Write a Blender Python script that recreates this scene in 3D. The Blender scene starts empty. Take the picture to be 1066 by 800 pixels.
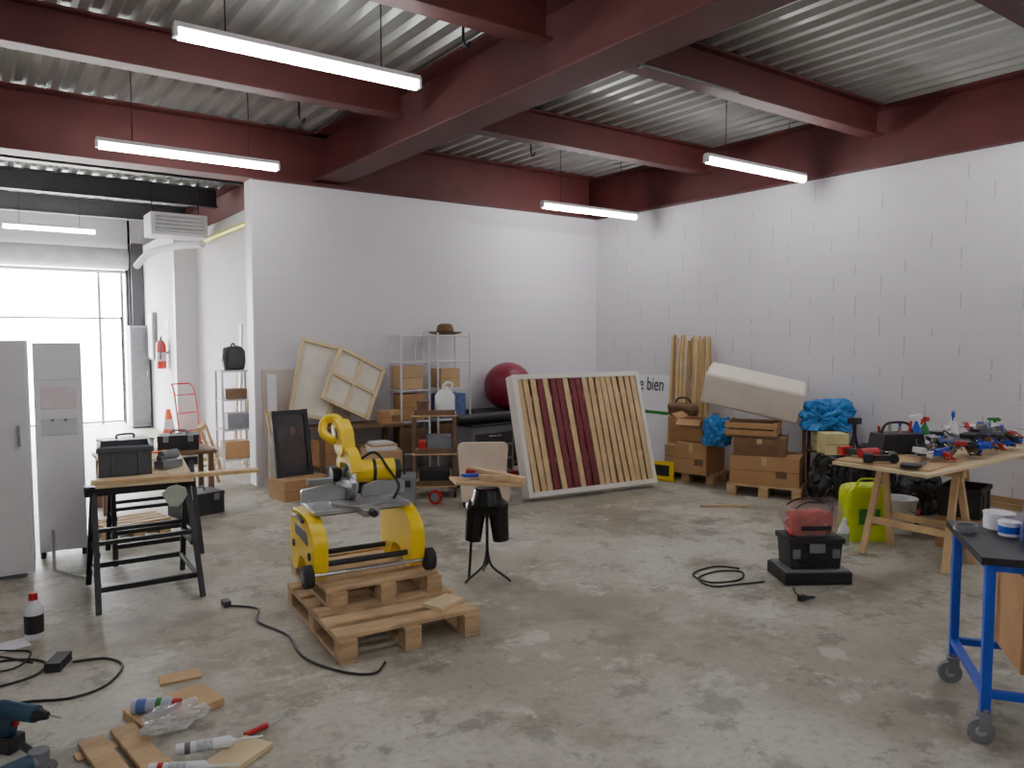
import bpy, bmesh, math, random
from mathutils import Vector, Matrix, noise, Euler
random.seed(7)
R=math.radians
SC=bpy.context.scene

# ------------------------------------------------------------------ materials
def lin(c):
    return tuple(((x/255)/12.92 if x/255<=0.04045 else (((x/255)+0.055)/1.055)**2.4) for x in c)
def _nt(name):
    m=bpy.data.materials.new(name); m.use_nodes=True
    nt=m.node_tree; b=nt.nodes['Principled BSDF']; return m,nt,b
def M(name,c,rough=.6,metal=0,var=.12,scale=6,stretch=(1,1,1),bump=0,trans=0,alpha=1):
    m,nt,b=_nt(name); c=lin(c)
    tc=nt.nodes.new('ShaderNodeTexCoord'); mp=nt.nodes.new('ShaderNodeMapping')
    mp.inputs['Scale'].default_value=stretch
    nz=nt.nodes.new('ShaderNodeTexNoise'); nz.inputs['Scale'].default_value=scale; nz.inputs['Detail'].default_value=5
    cr=nt.nodes.new('ShaderNodeValToRGB')
    cr.color_ramp.elements[0].position=.3; cr.color_ramp.elements[1].position=.7
    cr.color_ramp.elements[0].color=(*[max(0,x*(1-var)) for x in c],1)
    cr.color_ramp.elements[1].color=(*[min(1,x*(1+var)) for x in c],1)
    L=nt.links.new
    L(tc.outputs['Object'],mp.inputs['Vector']); L(mp.outputs[0],nz.inputs['Vector'])
    L(nz.outputs['Fac'],cr.inputs['Fac']); L(cr.outputs[0],b.inputs['Base Color'])
    b.inputs['Roughness'].default_value=rough; b.inputs['Metallic'].default_value=metal
    if trans: b.inputs['Transmission Weight'].default_value=trans
    if alpha<1: b.inputs['Alpha'].default_value=alpha
    if bump:
        bp=nt.nodes.new('ShaderNodeBump'); bp.inputs['Strength'].default_value=bump; bp.inputs['Distance'].default_value=.01
        L(nz.outputs['Fac'],bp.inputs['Height']); L(bp.outputs[0],b.inputs['Normal'])
    return m
def emis(name,c,s):
    m,nt,b=_nt(name); b.inputs['Base Color'].default_value=(*c,1)
    b.inputs['Emission Color'].default_value=(*c,1); b.inputs['Emission Strength'].default_value=s; return m

def math_node(nt,op,a=None,b=None):
    n=nt.nodes.new('ShaderNodeMath'); n.operation=op
    for i,v in enumerate((a,b)):
        if v is None: continue
        if isinstance(v,(int,float)): n.inputs[i].default_value=v
        else: nt.links.new(v,n.inputs[i])
    return n.outputs[0]

def floor_mat():
    m,nt,b=_nt('concrete_floor'); L=nt.links.new
    tc=nt.nodes.new('ShaderNodeTexCoord')
    def nz(s,d=6,r=.6,off=0):
        mp=nt.nodes.new('ShaderNodeMapping'); mp.inputs['Location'].default_value=(off,off*.7,0)
        L(tc.outputs['Object'],mp.inputs[0])
        n=nt.nodes.new('ShaderNodeTexNoise'); n.inputs['Scale'].default_value=s; n.inputs['Detail'].default_value=d; n.inputs['Roughness'].default_value=r
        L(mp.outputs[0],n.inputs['Vector']); return n.outputs['Fac']
    def ramp(f,p0,p1):
        r=nt.nodes.new('ShaderNodeMapRange'); r.inputs[1].default_value=p0; r.inputs[2].default_value=p1; r.interpolation_type='SMOOTHSTEP'
        L(f,r.inputs[0]); return r.outputs[0]
    def mix(f,a,c):
        n=nt.nodes.new('ShaderNodeMix'); n.data_type='RGBA'
        L(f,n.inputs[0])
        for idx,v in ((6,a),(7,c)):
            if isinstance(v,tuple): n.inputs[idx].default_value=(*v,1)
            else: L(v,n.inputs[idx])
        return n.outputs[2]
    base=mix(ramp(nz(.45,5),.40,.60),lin((160,154,139)),lin((194,191,180)))
    f1=ramp(nz(.95,9,.68,3),.47,.63)
    s1=mix(f1,base,lin((138,131,115)))
    f2=math_node(nt,'MULTIPLY',ramp(nz(3.2,9,.74,9),.54,.60),.6)
    s2=mix(f2,s1,lin((116,111,99)))
    def spots(scale,off,r0,r1,keep,k,col,prev):
        vo=nt.nodes.new('ShaderNodeTexVoronoi'); vo.inputs['Scale'].default_value=scale
        nn=nt.nodes.new('ShaderNodeTexNoise'); nn.inputs['Scale'].default_value=5; nn.inputs['Detail'].default_value=7; L(tc.outputs['Object'],nn.inputs['Vector'])
        va=nt.nodes.new('ShaderNodeVectorMath'); va.operation='MULTIPLY_ADD'; L(nn.outputs['Color'],va.inputs[0]); va.inputs[1].default_value=(.4,.4,0)
        mp=nt.nodes.new('ShaderNodeMapping'); mp.inputs['Location'].default_value=(off,off,0); L(tc.outputs['Object'],mp.inputs[0]); L(mp.outputs[0],va.inputs[2])
        L(va.outputs[0],vo.inputs['Vector'])
        sp=ramp(vo.outputs['Distance'],r0,r1)
        # smoothstep with reversed limits gives 1 in the middle of the cell
        sc=nt.nodes.new('ShaderNodeSeparateColor'); L(vo.outputs['Color'],sc.inputs[0])
        f=math_node(nt,'MULTIPLY',math_node(nt,'MULTIPLY',sp,math_node(nt,'GREATER_THAN',sc.outputs[0],keep)),k)
        return mix(f,prev,col)
    s2=spots(1.7,0,.28,.15,.35,.6,lin((116,112,101)),s2)
    s2=spots(2.6,4.3,.24,.12,.5,.6,lin((206,203,194)),s2)
    f3=math_node(nt,'MULTIPLY',ramp(nz(1.8,10,.78,21),.54,.61),.6)
    s3=mix(f3,s2,lin((206,203,194)))
    f4=math_node(nt,'MULTIPLY',ramp(nz(24,4,.6,2),.45,.72),.38)
    s4=mix(f4,s3,lin((122,117,106)))
    L(s4,b.inputs['Base Color'])
    rr=nt.nodes.new('ShaderNodeMapRange'); rr.inputs[3].default_value=.36; rr.inputs[4].default_value=.64
    L(nz(2,5),rr.inputs[0]); L(rr.outputs[0],b.inputs['Roughness'])
    bp=nt.nodes.new('ShaderNodeBump'); bp.inputs['Strength'].default_value=.15; bp.inputs['Distance'].default_value=.01
    L(nz(12,8),bp.inputs['Height']); L(bp.outputs[0],b.inputs['Normal'])
    return m

def block_mat(name,axis,dash=.55,col=(222,219,225),st=.36):
    """painted concrete blocks 0.5 x 0.2 m: joints half filled with paint"""
    m,nt,b=_nt(name); L=nt.links.new
    tc=nt.nodes.new('ShaderNodeTexCoord'); sp=nt.nodes.new('ShaderNodeSeparateXYZ'); L(tc.outputs['Object'],sp.inputs[0])
    h=sp.outputs[axis]; z=sp.outputs[2]
    zr=math_node(nt,'DIVIDE',z,.2); row=math_node(nt,'FLOOR',zr); zf=math_node(nt,'FRACT',zr)
    odd=math_node(nt,'MULTIPLY',math_node(nt,'MODULO',row,2.0),.5)
    wob=nt.nodes.new('ShaderNodeTexWhiteNoise'); wob.noise_dimensions='1D'; L(row,wob.inputs['W'])
    u=math_node(nt,'ADD',math_node(nt,'ADD',math_node(nt,'DIVIDE',h,.5),odd),math_node(nt,'MULTIPLY',wob.outputs[0],.12))
    uf=math_node(nt,'FRACT',u); ui=math_node(nt,'FLOOR',u)
    jv=math_node(nt,'LESS_THAN',uf,.026)
    jh=math_node(nt,'LESS_THAN',zf,.05)
    cmb=nt.nodes.new('ShaderNodeCombineXYZ'); L(ui,cmb.inputs[0]); L(row,cmb.inputs[1])
    wn=nt.nodes.new('ShaderNodeTexWhiteNoise'); wn.noise_dimensions='3D'; L(cmb.outputs[0],wn.inputs['Vector'])
    keep=math_node(nt,'GREATER_THAN',wn.outputs[0],1-dash)
    nz=nt.nodes.new('ShaderNodeTexNoise'); nz.inputs['Scale'].default_value=9; L(tc.outputs['Object'],nz.inputs['Vector'])
    brk=math_node(nt,'GREATER_THAN',nz.outputs['Fac'],.45)
    f=math_node(nt,'MULTIPLY',math_node(nt,'MULTIPLY',jv,keep),brk)
    f=math_node(nt,'MULTIPLY',f,st)
    fh=math_node(nt,'MULTIPLY',jh,.05); f=math_node(nt,'MAXIMUM',f,fh)
    n2=nt.nodes.new('ShaderNodeTexNoise'); n2.inputs['Scale'].default_value=.8; n2.inputs['Detail'].default_value=6; L(tc.outputs['Object'],n2.inputs['Vector'])
    c=lin(col)
    cr=nt.nodes.new('ShaderNodeValToRGB'); cr.color_ramp.elements[0].position=.3; cr.color_ramp.elements[1].position=.7
    cr.color_ramp.elements[0].color=(*[x*.92 for x in c],1); cr.color_ramp.elements[1].color=(*c,1); L(n2.outputs['Fac'],cr.inputs[0])
    mx=nt.nodes.new('ShaderNodeMix'); mx.data_type='RGBA'; L(f,mx.inputs[0]); L(cr.outputs[0],mx.inputs[6]); mx.inputs[7].default_value=(*lin((120,118,118)),1)
    L(mx.outputs[2],b.inputs['Base Color']); b.inputs['Roughness'].default_value=.8
    bp=nt.nodes.new('ShaderNodeBump'); bp.inputs['Strength'].default_value=.3; bp.inputs['Distance'].default_value=.006
    inv=math_node(nt,'SUBTRACT',1.0,math_node(nt,'MAXIMUM',jv,jh)); L(inv,bp.inputs['Height']); L(bp.outputs[0],b.inputs['Normal'])
    return m

WHT=M('white_paint',(227,227,230),.5,0,.03)
WALL=M('white_wall_paint',(223,221,225),.85,0,.04,1.2)
PLAST=M('bare_plaster',(205,192,184),.9,0,.08,3)
STEEL=M('red_primer_steel',(86,36,35),.6,0,.18,3)
STEELD=M('dark_steel',(62,60,64),.55,0,.15,3)
FRM=M('grey_door_frame',(165,167,172),.5,0,.08,3)
DECK=M('galvanised_deck',(182,186,183),.38,.6,.16,2.5,(3,.4,1))
WOOD=M('pine_wood',(208,176,132),.65,0,.16,7,(1,1,1),.1)
WOODP=M('pallet_wood',(192,162,124),.75,0,.22,6,(1,3,3),.2)
WOODL=M('light_plywood',(218,196,158),.65,0,.12,5)
WOODD=M('dark_wood',(112,84,60),.6,0,.2,8)
MAROON=M('maroon_slat_paint',(116,34,44),.6,0,.15,6)
CARD=M('cardboard',(178,138,96),.85,0,.1,5)
CARD2=M('cardboard_pale',(198,166,126),.85,0,.1,5)
BLK=M('black_plastic',(36,36,39),.5,0,.2,8)
BLKG=M('gloss_black_fibreglass',(20,20,22),.25,0,.1,8)
BLKM=M('black_metal',(42,42,46),.45,.3,.2,8)
GRY=M('grey_plastic',(122,124,130),.5,0,.12,8)
ALU=M('cast_aluminium',(170,172,175),.35,.7,.12,10)
CHR=M('chrome',(200,200,205),.2,.95,.05)
YEL=M('yellow_tool_plastic',(246,208,14),.38,0,.06,5)
RED=M('red_plastic',(186,34,34),.4,0,.1)
BLU=M('blue_enamel',(34,80,196),.35,.1,.08)
BLUP=M('blue_film',(44,128,196),.35,0,.14,5,bump=.15)
GRN=M('green_plastic',(40,130,60),.4,0,.1)
LIME=M('lime_bag',(206,226,30),.4,0,.1,5,bump=.15)
BEI=M('beige_cloth',(214,196,180),.9,0,.06,6,bump=.1)
CREAM=M('cream_foam',(226,216,204),.85,0,.05,5)
CANV=M('canvas_back',(226,220,208),.9,0,.05,8)
PWH=M('white_plastic',(232,233,238),.4,0,.03)
PANEL=M('white_panel',(232,232,238),.5,0,.03,1)
TEAL=M('blue_teal_tool',(20,64,92),.4,0,.1)
RUB=M('rubber',(44,44,46),.8,0,.1)
CLEAR=M('clear_film',(225,228,230),.15,0,.03,alpha=.35)
REDB=M('ball_maroon',(128,26,54),.4,0,.06)
STRAW=M('straw_hat',(120,92,62),.85,0,.2,30,bump=.4)
BAGB=M('black_bag_film',(30,30,32),.35,0,.2,5,bump=.15)
FLOOR=floor_mat()
BLOCK_R=block_mat('painted_block_wall',1,.75)
BLOCK_B=block_mat('painted_wall_smooth',0,.05,st=.12)
LAMP=emis('fluorescent_tube_glow',(1,.99,.98),48)

# ------------------------------------------------------------------ builder
class B:
    def __init__(s,name): s.name=name; s.bm=bmesh.new(); s.mats=[]
    def mi(s,m):
        if m not in s.mats: s.mats.append(m)
        return s.mats.index(m)
    def add(s,t,mat,X=Matrix(),smooth=False):
        i=s.mi(mat); vs={}
        for v in t.verts: vs[v]=s.bm.verts.new(X@v.co)
        for f in t.faces:
            try: nf=s.bm.faces.new([vs[v] for v in f.verts])
            except ValueError: continue
            nf.material_index=i; nf.smooth=smooth
        t.free(); return s
    def box(s,c,size,mat,rot=(0,0,0)):
        t=bmesh.new(); bmesh.ops.create_cube(t,size=1)
        X=Matrix.Translation(c)@Euler([R(a) for a in rot]).to_matrix().to_4x4()@Matrix.Diagonal((*size,1))
        return s.add(t,mat,X)
    def beam(s,p0,p1,w,h,mat,up=(0,0,1)):
        p0=Vector(p0);p1=Vector(p1);d=p1-p0;l=d.length;d.normalize();u=Vector(up)
        if abs(d.dot(u))>.98: u=Vector((0,1,0))
        sd=d.cross(u).normalized();u=sd.cross(d)
        X=Matrix((( *[d.x*l,sd.x*w,u.x*h],(p0.x+p1.x)/2),(d.y*l,sd.y*w,u.y*h,(p0.y+p1.y)/2),(d.z*l,sd.z*w,u.z*h,(p0.z+p1.z)/2),(0,0,0,1)))
        t=bmesh.new(); bmesh.ops.create_cube(t,size=1)
        return s.add(t,mat,X)
    def cyl(s,p0,p1,r,mat,r2=None,seg=16,smooth=True):
        p0=Vector(p0);p1=Vector(p1);d=p1-p0
        t=bmesh.new(); bmesh.ops.create_cone(t,cap_ends=True,segments=seg,radius1=r,radius2=r if r2 is None else r2,depth=d.length)
        X=Matrix.Translation((p0+p1)/2)@d.to_track_quat('Z','Y').to_matrix().to_4x4()
        return s.add(t,mat,X,smooth)
    def tube(s,pts,r,mat,seg=8,sub=6,closed=False):
        P=[Vector(p) for p in pts]; Q=[]
        n=len(P)
        if n>2 and sub>1:
            rng=range(n if closed else n-1)
            for i in rng:
                if closed: a,b,c,d=P[(i-1)%n],P[i],P[(i+1)%n],P[(i+2)%n]
                else: a,b,c,d=P[max(i-1,0)],P[i],P[i+1],P[min(i+2,n-1)]
                for k in range(sub):
                    t=k/sub
                    Q.append(.5*((2*b)+(-a+c)*t+(2*a-5*b+4*c-d)*t*t+(-a+3*b-3*c+d)*t**3))
            if not closed: Q.append(P[-1])
        else: Q=P
        i=s.mi(mat); rings=[]; nn=len(Q); prev=None
        for k,q in enumerate(Q):
            if closed: d=(Q[(k+1)%nn]-Q[k-1])
            else: d=(Q[min(k+1,nn-1)]-Q[max(k-1,0)])
            if d.length<1e-7: d=Vector((0,0,1))
            d.normalize()
            if prev is None:
                u=Vector((0,0,1)) if abs(d.z)<.9 else Vector((1,0,0)); u=(u-d*u.dot(d)).normalized()
            else: u=(prev-d*prev.dot(d)).normalized()
            prev=u; v=d.cross(u)
            rings.append([s.bm.verts.new(q+r*(math.cos(a)*u+math.sin(a)*v)) for a in [2*math.pi*j/seg for j in range(seg)]])
        m=nn if closed else nn-1
        for k in range(m):
            A=rings[k];C=rings[(k+1)%nn]
            for j in range(seg):
                f=s.bm.faces.new((A[j],A[(j+1)%seg],C[(j+1)%seg],C[j])); f.material_index=i; f.smooth=True
        if not closed:
            f=s.bm.faces.new(rings[0][::-1]); f.material_index=i
            f=s.bm.faces.new(rings[-1]); f.material_index=i
        return s
    def lathe(s,prof,c,mat,seg=24,rot=(0,0,0)):
        t=bmesh.new(); rings=[]
        for r,z in prof:
            if r<1e-5: rings.append([t.verts.new((0,0,z))])
            else: rings.append([t.verts.new((r*math.cos(2*math.pi*j/seg),r*math.sin(2*math.pi*j/seg),z)) for j in range(seg)])
        for A,C in zip(rings,rings[1:]):
            for j in range(seg):
                k=(j+1)%seg
                if len(A)==1 and len(C)==1: continue
                if len(A)==1: t.faces.new((A[0],C[k],C[j]))
                elif len(C)==1: t.faces.new((A[j],A[k],C[0]))
                else: t.faces.new((A[j],A[k],C[k],C[j]))
        X=Matrix.Translation(c)@Euler([R(a) for a in rot]).to_matrix().to_4x4()
        return s.add(t,mat,X,True)
    def blob(s,c,rad,mat,seed=0,amp=.1,freq=1.6,sub=4,flat=None,power=2,rot=(0,0,0),crease=0):
        """soft bag / cloth volume: superellipsoid with broad lumps and a few sharp creases"""
        t=bmesh.new(); bmesh.ops.create_icosphere(t,subdivisions=sub,radius=1)
        off=Vector((seed*3.1,seed*1.7,seed*.9))
        E=Euler([R(a) for a in rot]).to_matrix()
        for v in t.verts:
            d=v.co.normalized(); p=d.copy()
            if power!=2:
                n=(abs(p.x)**power+abs(p.y)**power+abs(p.z)**power)**(1/power); p=p/n
            q=noise.noise(d*freq+off)
            if crease:
                w=abs(noise.noise(d*freq*1.7+off*2)); q-=crease*max(0,1-w*7)
            p=p*(1+amp*q)
            p=Vector((p.x*rad[0],p.y*rad[1],p.z*rad[2]))
            p=E@p+Vector(c)
            if flat is not None and p.z<flat: p.z=flat
            v.co=p
        return s.add(t,mat,Matrix(),True)
    def prism(s,pts,x0,x1,mat,plane='YZ'):
        def f(a,b,h):
            return {'YZ':(h,a,b),'XZ':(a,h,b),'XY':(a,b,h)}[plane]
        t=bmesh.new()
        A=[t.verts.new(f(a,b,x0)) for a,b in pts]; C=[t.verts.new(f(a,b,x1)) for a,b in pts]
        n=len(pts); t.faces.new(A); t.faces.new(C[::-1])
        for j in range(n): t.faces.new((A[j],C[j],C[(j+1)%n],A[(j+1)%n]))
        bmesh.ops.recalc_face_normals(t,faces=t.faces)
        return s.add(t,mat)
    def done(s,loc=(0,0,0),rz=0,bevel=0,parent=None,rot=None,recalc=True):
        if recalc: bmesh.ops.recalc_face_normals(s.bm,faces=s.bm.faces)
        me=bpy.data.meshes.new(s.name); s.bm.to_mesh(me); s.bm.free()
        for m in s.mats: me.materials.append(m)
        try: me.set_sharp_from_angle(angle=R(40))
        except Exception: pass
        o=bpy.data.objects.new(s.name,me); SC.collection.objects.link(o)
        o.location=loc; o.rotation_euler=(0,0,R(rz)) if rot is None else [R(a) for a in rot]
        if bevel:
            b=o.modifiers.new('bevel','BEVEL'); b.width=bevel; b.segments=2; b.limit_method='ANGLE'; b.angle_limit=R(50)
        if parent: o.parent=parent
        return o

# ------------------------------------------------------------------ room shell
XR,YB,XL0=7.27,8.1,2.46
YF=15.6; ZB=3.23; ZD=3.80; BH=ZD-ZB
def bx(name,x0,x1,y0,y1,z0,z1,mat):
    c=((x0+x1)/2,(y0+y1)/2,(z0+z1)/2)
    return B(name).box(c,(x1-x0,y1-y0,z1-z0),mat).done()
bx('floor',-2.2,7.6,-3.2,YF+.1,-.12,0,FLOOR)
bx('wall_right',XR,XR+.2,-3.2,YF,0,ZB,BLOCK_R)
w=B('wall_back'); w.box(((XL0+XR)/2,YB+.1,ZB/2),(XR-XL0,.2,ZB),BLOCK_B)
w.box((XL0-.004,YB+.1,ZB/2),(.02,.21,ZB),WHT)
w.done()
bx('wall_left',-2.2,-2.0,-3.2,YF,0,ZD+.3,WALL)
bx('wall_front',-2.0,XR,-3.2,-3.0,0,ZD+.3,WALL)
a=B('wall_annex')
a.box((2.98,10.4,1.6),(.12,4.2,3.2),BLOCK_B)
a.box((2.82,12.56,1.6),(.44,.12,3.2),WHT)
a.box((2.66,14.05,1.6),(.12,2.86,3.2),WALL)
a.done()
f=B('wall_far')
f.box((-1.5,YF,1.9),(1.0,.2,3.8),WALL); f.box((2.62,YF,1.9),(.36,.2,3.8),WALL)
f.box((.73,YF,3.5),(3.5,.2,.68),WALL); f.box((5.0,YF,1.9),(4.4,.2,3.8),WALL)
f.done()

def deck(name,x0,x1,y0,y1):
    b=B(name); i=b.mi(DECK); per=.18; d=.04; x=x0; xs=[]
    while x<x1:
        xs+= [(x,0),(x+.06,0),(x+.09,d),(x+.15,d)]; x+=per
    ys=[y0+(y1-y0)*k/6 for k in range(7)]
    rows=[[b.bm.verts.new((px,y,ZD+pz)) for px,pz in xs] for y in ys]
    for A,C in zip(rows,rows[1:]):
        for k in range(len(xs)-1):
            f=b.bm.faces.new((A[k],A[k+1],C[k+1],C[k])); f.material_index=i
    b.done(recalc=False)
    bx('roof',x0-.2,x1+.2,y0-.2,y1+.2,ZD+.1,ZD+.2,STEELD)
deck('ceiling',-2.2,7.6,-3.2,YF+.1)

def ibeam(b,p0,p1,h,w,mat,top):
    p0=Vector(p0);p1=Vector(p1)
    def P(z): return (p0.x,p0.y,z),(p1.x,p1.y,z)
    a,c=P(top-.01); b.beam(a,c,w,.02,mat)
    a,c=P(top-h+.01); b.beam(a,c,w,.02,mat)
    a,c=P(top-h/2); b.beam(a,c,.014,h-.04,mat)
GX=3.30
g=B('trim_girder'); ibeam(g,(GX,-3,0),(GX,15.4,0),BH-.06,.34,STEEL,ZD); g.done(bevel=.004)
g=B('trim_beam_back'); ibeam(g,(-2,YB+.06,0),(XR-.1,YB+.06,0),BH,.28,STEEL,ZD); g.box((2.6,YB+.16,ZD-BH/2),(9.2,.1,BH-.04),STEEL); g.done(bevel=.004)
g=B('trim_beam_right'); ibeam(g,(XR+.04,-3,0),(XR+.04,15.4,0),BH,.28,STEEL,ZD); g.box((XR+.14,6.2,ZD-BH/2),(.1,18.3,BH-.04),STEEL); g.done(bevel=.004)
k=1
for y in (-2.0,0.0,2.0,4.0,6.05):
    g=B('trim_joist_%d'%k); k+=1
    for x0,x1 in ((-2,GX-.17),(GX+.17,XR-.11)):
        ibeam(g,(x0,y,0),(x1,y,0),.3,.16,STEEL,ZD)
    g.done(bevel=.003)
for y in (10.0,12.0,14.0):
    g=B('trim_joist_%d'%k); k+=1
    ibeam(g,(-2,y,0),(GX-.18,y,0),.28,.14,STEELD,ZD); g.done()
b=B('electrical_conduit'); b.cyl((3.9,3.88,3.49),(4.95,3.88,3.49),.008,GRY,seg=8); b.box((3.88,3.88,3.49),(.04,.04,.04),GRY); b.done()
for x,y in ((2.72,4.35),(2.47,6.7),(4.9,6.5)):
    b=B('ceiling_hook'); b.tube([(0,0,.3),(0,0,.12),(0,0,.04),(.03,0,0),(.05,0,.04)],.010,BLKM); b.done((x,y,3.50))

# exterior
bx('ground_outside',-30,40,YF+.1,70,-.14,-.02,M('outside_paving',(225,222,216),.9,0,.05))
rd=B('door_1')
rd.cyl((-.95,15.3,2.98),(2.4,15.3,2.98),.19,M('shutter_drum',(185,187,192),.5),seg=24)
for i in range(6):
    rd.box((.72,15.42,2.76-i*.07+.35),(3.3,.03,.062),M('shutter_slat',(205,207,211),.5,.3) if i==0 else rd.mats[-1])
for x in (-.98,2.42): rd.box((x,15.4,1.55),(.1,.14,3.1),STEELD)
rd.done(bevel=.004)
fr=B('window_1')
for x in (-.9,1.95,2.32): fr.box((x,15.5,1.4),(.045,.05,2.8),FRM)
for z in (2.78,1.92,.04): fr.box((.7,15.5,z),(3.2,.04,.035),FRM)
fr.box((2.29,15.46,1.0),(.02,.03,1.9),BLK)
fr.done(bevel=.003)
c=B('trim_column')
c.box((2.5,15.1,1.62),(.02,.3,3.24),STEELD); c.box((2.5,14.96,1.62),(.2,.02,3.24),STEELD); c.box((2.5,15.24,1.62),(.2,.02,3.24),STEELD)
c.done()
# ------------------------------------------------------------------ lamps
def lamp(x,y,z,l=1.5):
    b=B('fluorescent_lamp')
    b.prism([(-.036,.008),(-.025,.04),(.025,.04),(.036,.008)],-l/2,l/2,WHT)
    b.cyl((-l/2+.02,0,-.022),(l/2-.02,0,-.022),.030,LAMP,seg=14)
    b.box((-l/2+.005,0,-.01),(.02,.06,.06),WHT); b.box((l/2-.005,0,-.01),(.02,.06,.06),WHT)
    for s in (-l*.32,l*.32): b.cyl((s,0,.04),(s,0,ZD-z-.004),.004,BLK,seg=6)
    return b.done((x,y,z))
for (x,y,z) in ((1.72,4.5,3.26),(1.66,7.1,3.18),(6.15,6.95,3.11),(6.20,4.62,3.20),(6.30,2.08,3.22),(1.6,1.9,3.27),(1.6,-.8,3.27),(6.2,-.8,3.27)):  # last three lamps are out of view, added to raise the light level
    lamp(x,y,z)
lamp(1.05,13.2,3.20,1.2); lamp(-.6,10.6,3.25)

# ------------------------------------------------------------------ pallets
def pallet(name,sx,sy,h,loc,rz,n=6,mat=WOODP,jit=0):
    b=B(name); t=.02
    for i in range(n):
        y=-sy/2+sy/n*(i+.5)
        b.box((random.uniform(-jit,jit),y,h-t/2),(sx,sy/n*.70,t),mat)
    for x in (-sx/2+.05,0,sx/2-.05):
        b.box((x,0,h-t*1.5-.0005),(.09,sy,t),mat)
        for y in (-sy/2+.05,0,sy/2-.05): b.box((x,y,(h-2*t+t)/2),(.09,.1,h-3*t-.002),mat)
        b.box((x,0,t/2),(.09,sy,t),mat)
    return b.done(loc,rz,.002)
pallet('wooden_pallet',.78,1.0,.135,(1.84,3.87,0),-5,6,jit=.01)
pallet('wooden_pallet',.66,.78,.115,(1.87,4.13,.136),-4,5,jit=.02)
B('wood_offcut').box((0,0,.012),(.2,.13,.022),WOODL).done((2.06,3.52,.136),20,.002)
pallet('wooden_pallet',.72,.56,.12,(6.58,4.72,0),-61.6,5)
pallet('wooden_pallet',.67,.55,.12,(6.60,5.66,0),-75,5)
pallet('wooden_pallet',.5,.4,.12,(1.02,6.75,0),10,4)

# ------------------------------------------------------------------ mitre saw
def rounded(pts,r=.03,n=4):
    out=[]; m=len(pts)
    for i in range(m):
        p=Vector(pts[i]);a=Vector(pts[i-1]);c=Vector(pts[(i+1)%m])
        da=(a-p);dc=(c-p); ra=min(r,da.length*.45); rc=min(r,dc.length*.45)
        s=p+da.normalized()*ra; e=p+dc.normalized()*rc
        for k in range(n+1):
            t=k/n; q=s*(1-t)**2+p*2*t*(1-t)+e*t*t; out.append((q.x,q.y))
    return out
s=B('mitre_saw')
side=rounded([(-.25,.12),(-.21,.02),(-.12,.02),(-.07,.11),(.07,.11),(.12,.0),(.24,.0),(.28,.10),(.27,.27),(.20,.36),(-.06,.36),(-.16,.32),(-.24,.26)],.05)
for sx in (-1,1):
    x0,x1=sorted((sx*.24,sx*.32)); s.prism(side,x0,x1,YEL)
    s.prism(rounded([(-.14,.20),(.14,.22),(.14,.28),(-.10,.27)],.02),*sorted((sx*.318,sx*.324)),BLK)
    for yy in (-.16,.18): s.cyl((sx*.31,yy,.15),(sx*.328,yy,.15),.022,BLK)
    s.tube([(sx*.325,-.05,.32),(sx*.335,.06,.335),(sx*.325,.16,.32)],.01,BLK)
    s.cyl((sx*.325,-.23,.062),(sx*.375,-.23,.062),.062,RUB,seg=24); s.cyl((sx*.37,-.23,.062),(sx*.382,-.23,.062),.032,GRY)
s.cyl((-.33,-.23,.062),(.33,-.23,.062),.012,CHR)
s.cyl((-.3,.2,.06),(.3,.2,.06),.016,BLKM); s.cyl((-.3,-.17,.10),(.3,-.17,.10),.016,BLKM); s.cyl((-.3,0,.34),(.3,0,.34),.014,BLKM)
s.box((0,.03,.375),(.56,.32,.028),ALU); s.cyl((0,-.01,.39),(0,-.01,.405),.16,ALU,seg=32)
s.box((0,-.19,.375),(.09,.14,.04),ALU); s.cyl((0,-.25,.38),(0,-.31,.38),.020,BLK)
for sx in (-1,1):
    s.prism(rounded([(sx*.04,.405),(sx*.31,.405),(sx*.31,.48),(sx*.14,.50),(sx*.05,.47)],.015),.03,.06,ALU,'XZ')
s.box((-.2,.045,.52),(.14,.05,.03),GRY)
s.cyl((0,.2,.39),(0,.2,.52),.06,ALU); s.cyl((-.09,.2,.52),(.09,.2,.52),.045,BLKM)
s.cyl((.02,.10,.55),(.25,.06,.55),.066,YEL,seg=24); s.cyl((.25,.06,.55),(.285,.055,.55),.058,BLK,seg=24); s.cyl((.12,.083,.55),(.14,.08,.55),.069,BLK,seg=24)
s.beam((0,.2,.52),(-.01,.08,.62),.07,.08,ALU)
s.cyl((-.035,.02,.53),(-.029,.02,.53),.12,CHR,seg=40)
gpts=[]
for i in range(17):
    an=R(10+i*10); gpts.append((.03+.155*math.cos(an),.555+.155*math.sin(an)))
gpts+= [(-.09,.57),(-.05,.61),(.02,.62),(.1,.61),(.12,.57)]
s.prism(gpts,-.065,.0,YEL)
s.prism([(.03+.11*math.cos(R(a)),.515+.11*math.sin(R(a))) for a in range(180,361,12)],-.052,-.012,ALU)
arm=rounded([(.06,.64),(.0,.69),(.04,.80),(.12,.855),(.20,.855),(.23,.80),(.20,.74),(.15,.66)],.03)
s.prism(arm,-.08,-.0,YEL)
s.prism(rounded([(.08,.75),(.12,.81),(.16,.81),(.14,.75)],.01),-.084,.004,BLK)
s.tube([(-.04,.15,.835),(-.06,.22,.86),(-.11,.25,.84),(-.13,.22,.78),(-.10,.16,.74),(-.04,.13,.74)],.026,YEL,12)
s.tube([(.05,.13,.6),(.13,.05,.66),(.2,-.02,.55),(.22,-.1,.48),(.18,-.12,.41)],.008,BLK)
s.done((1.80,4.06,.252),-6,.004)
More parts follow.
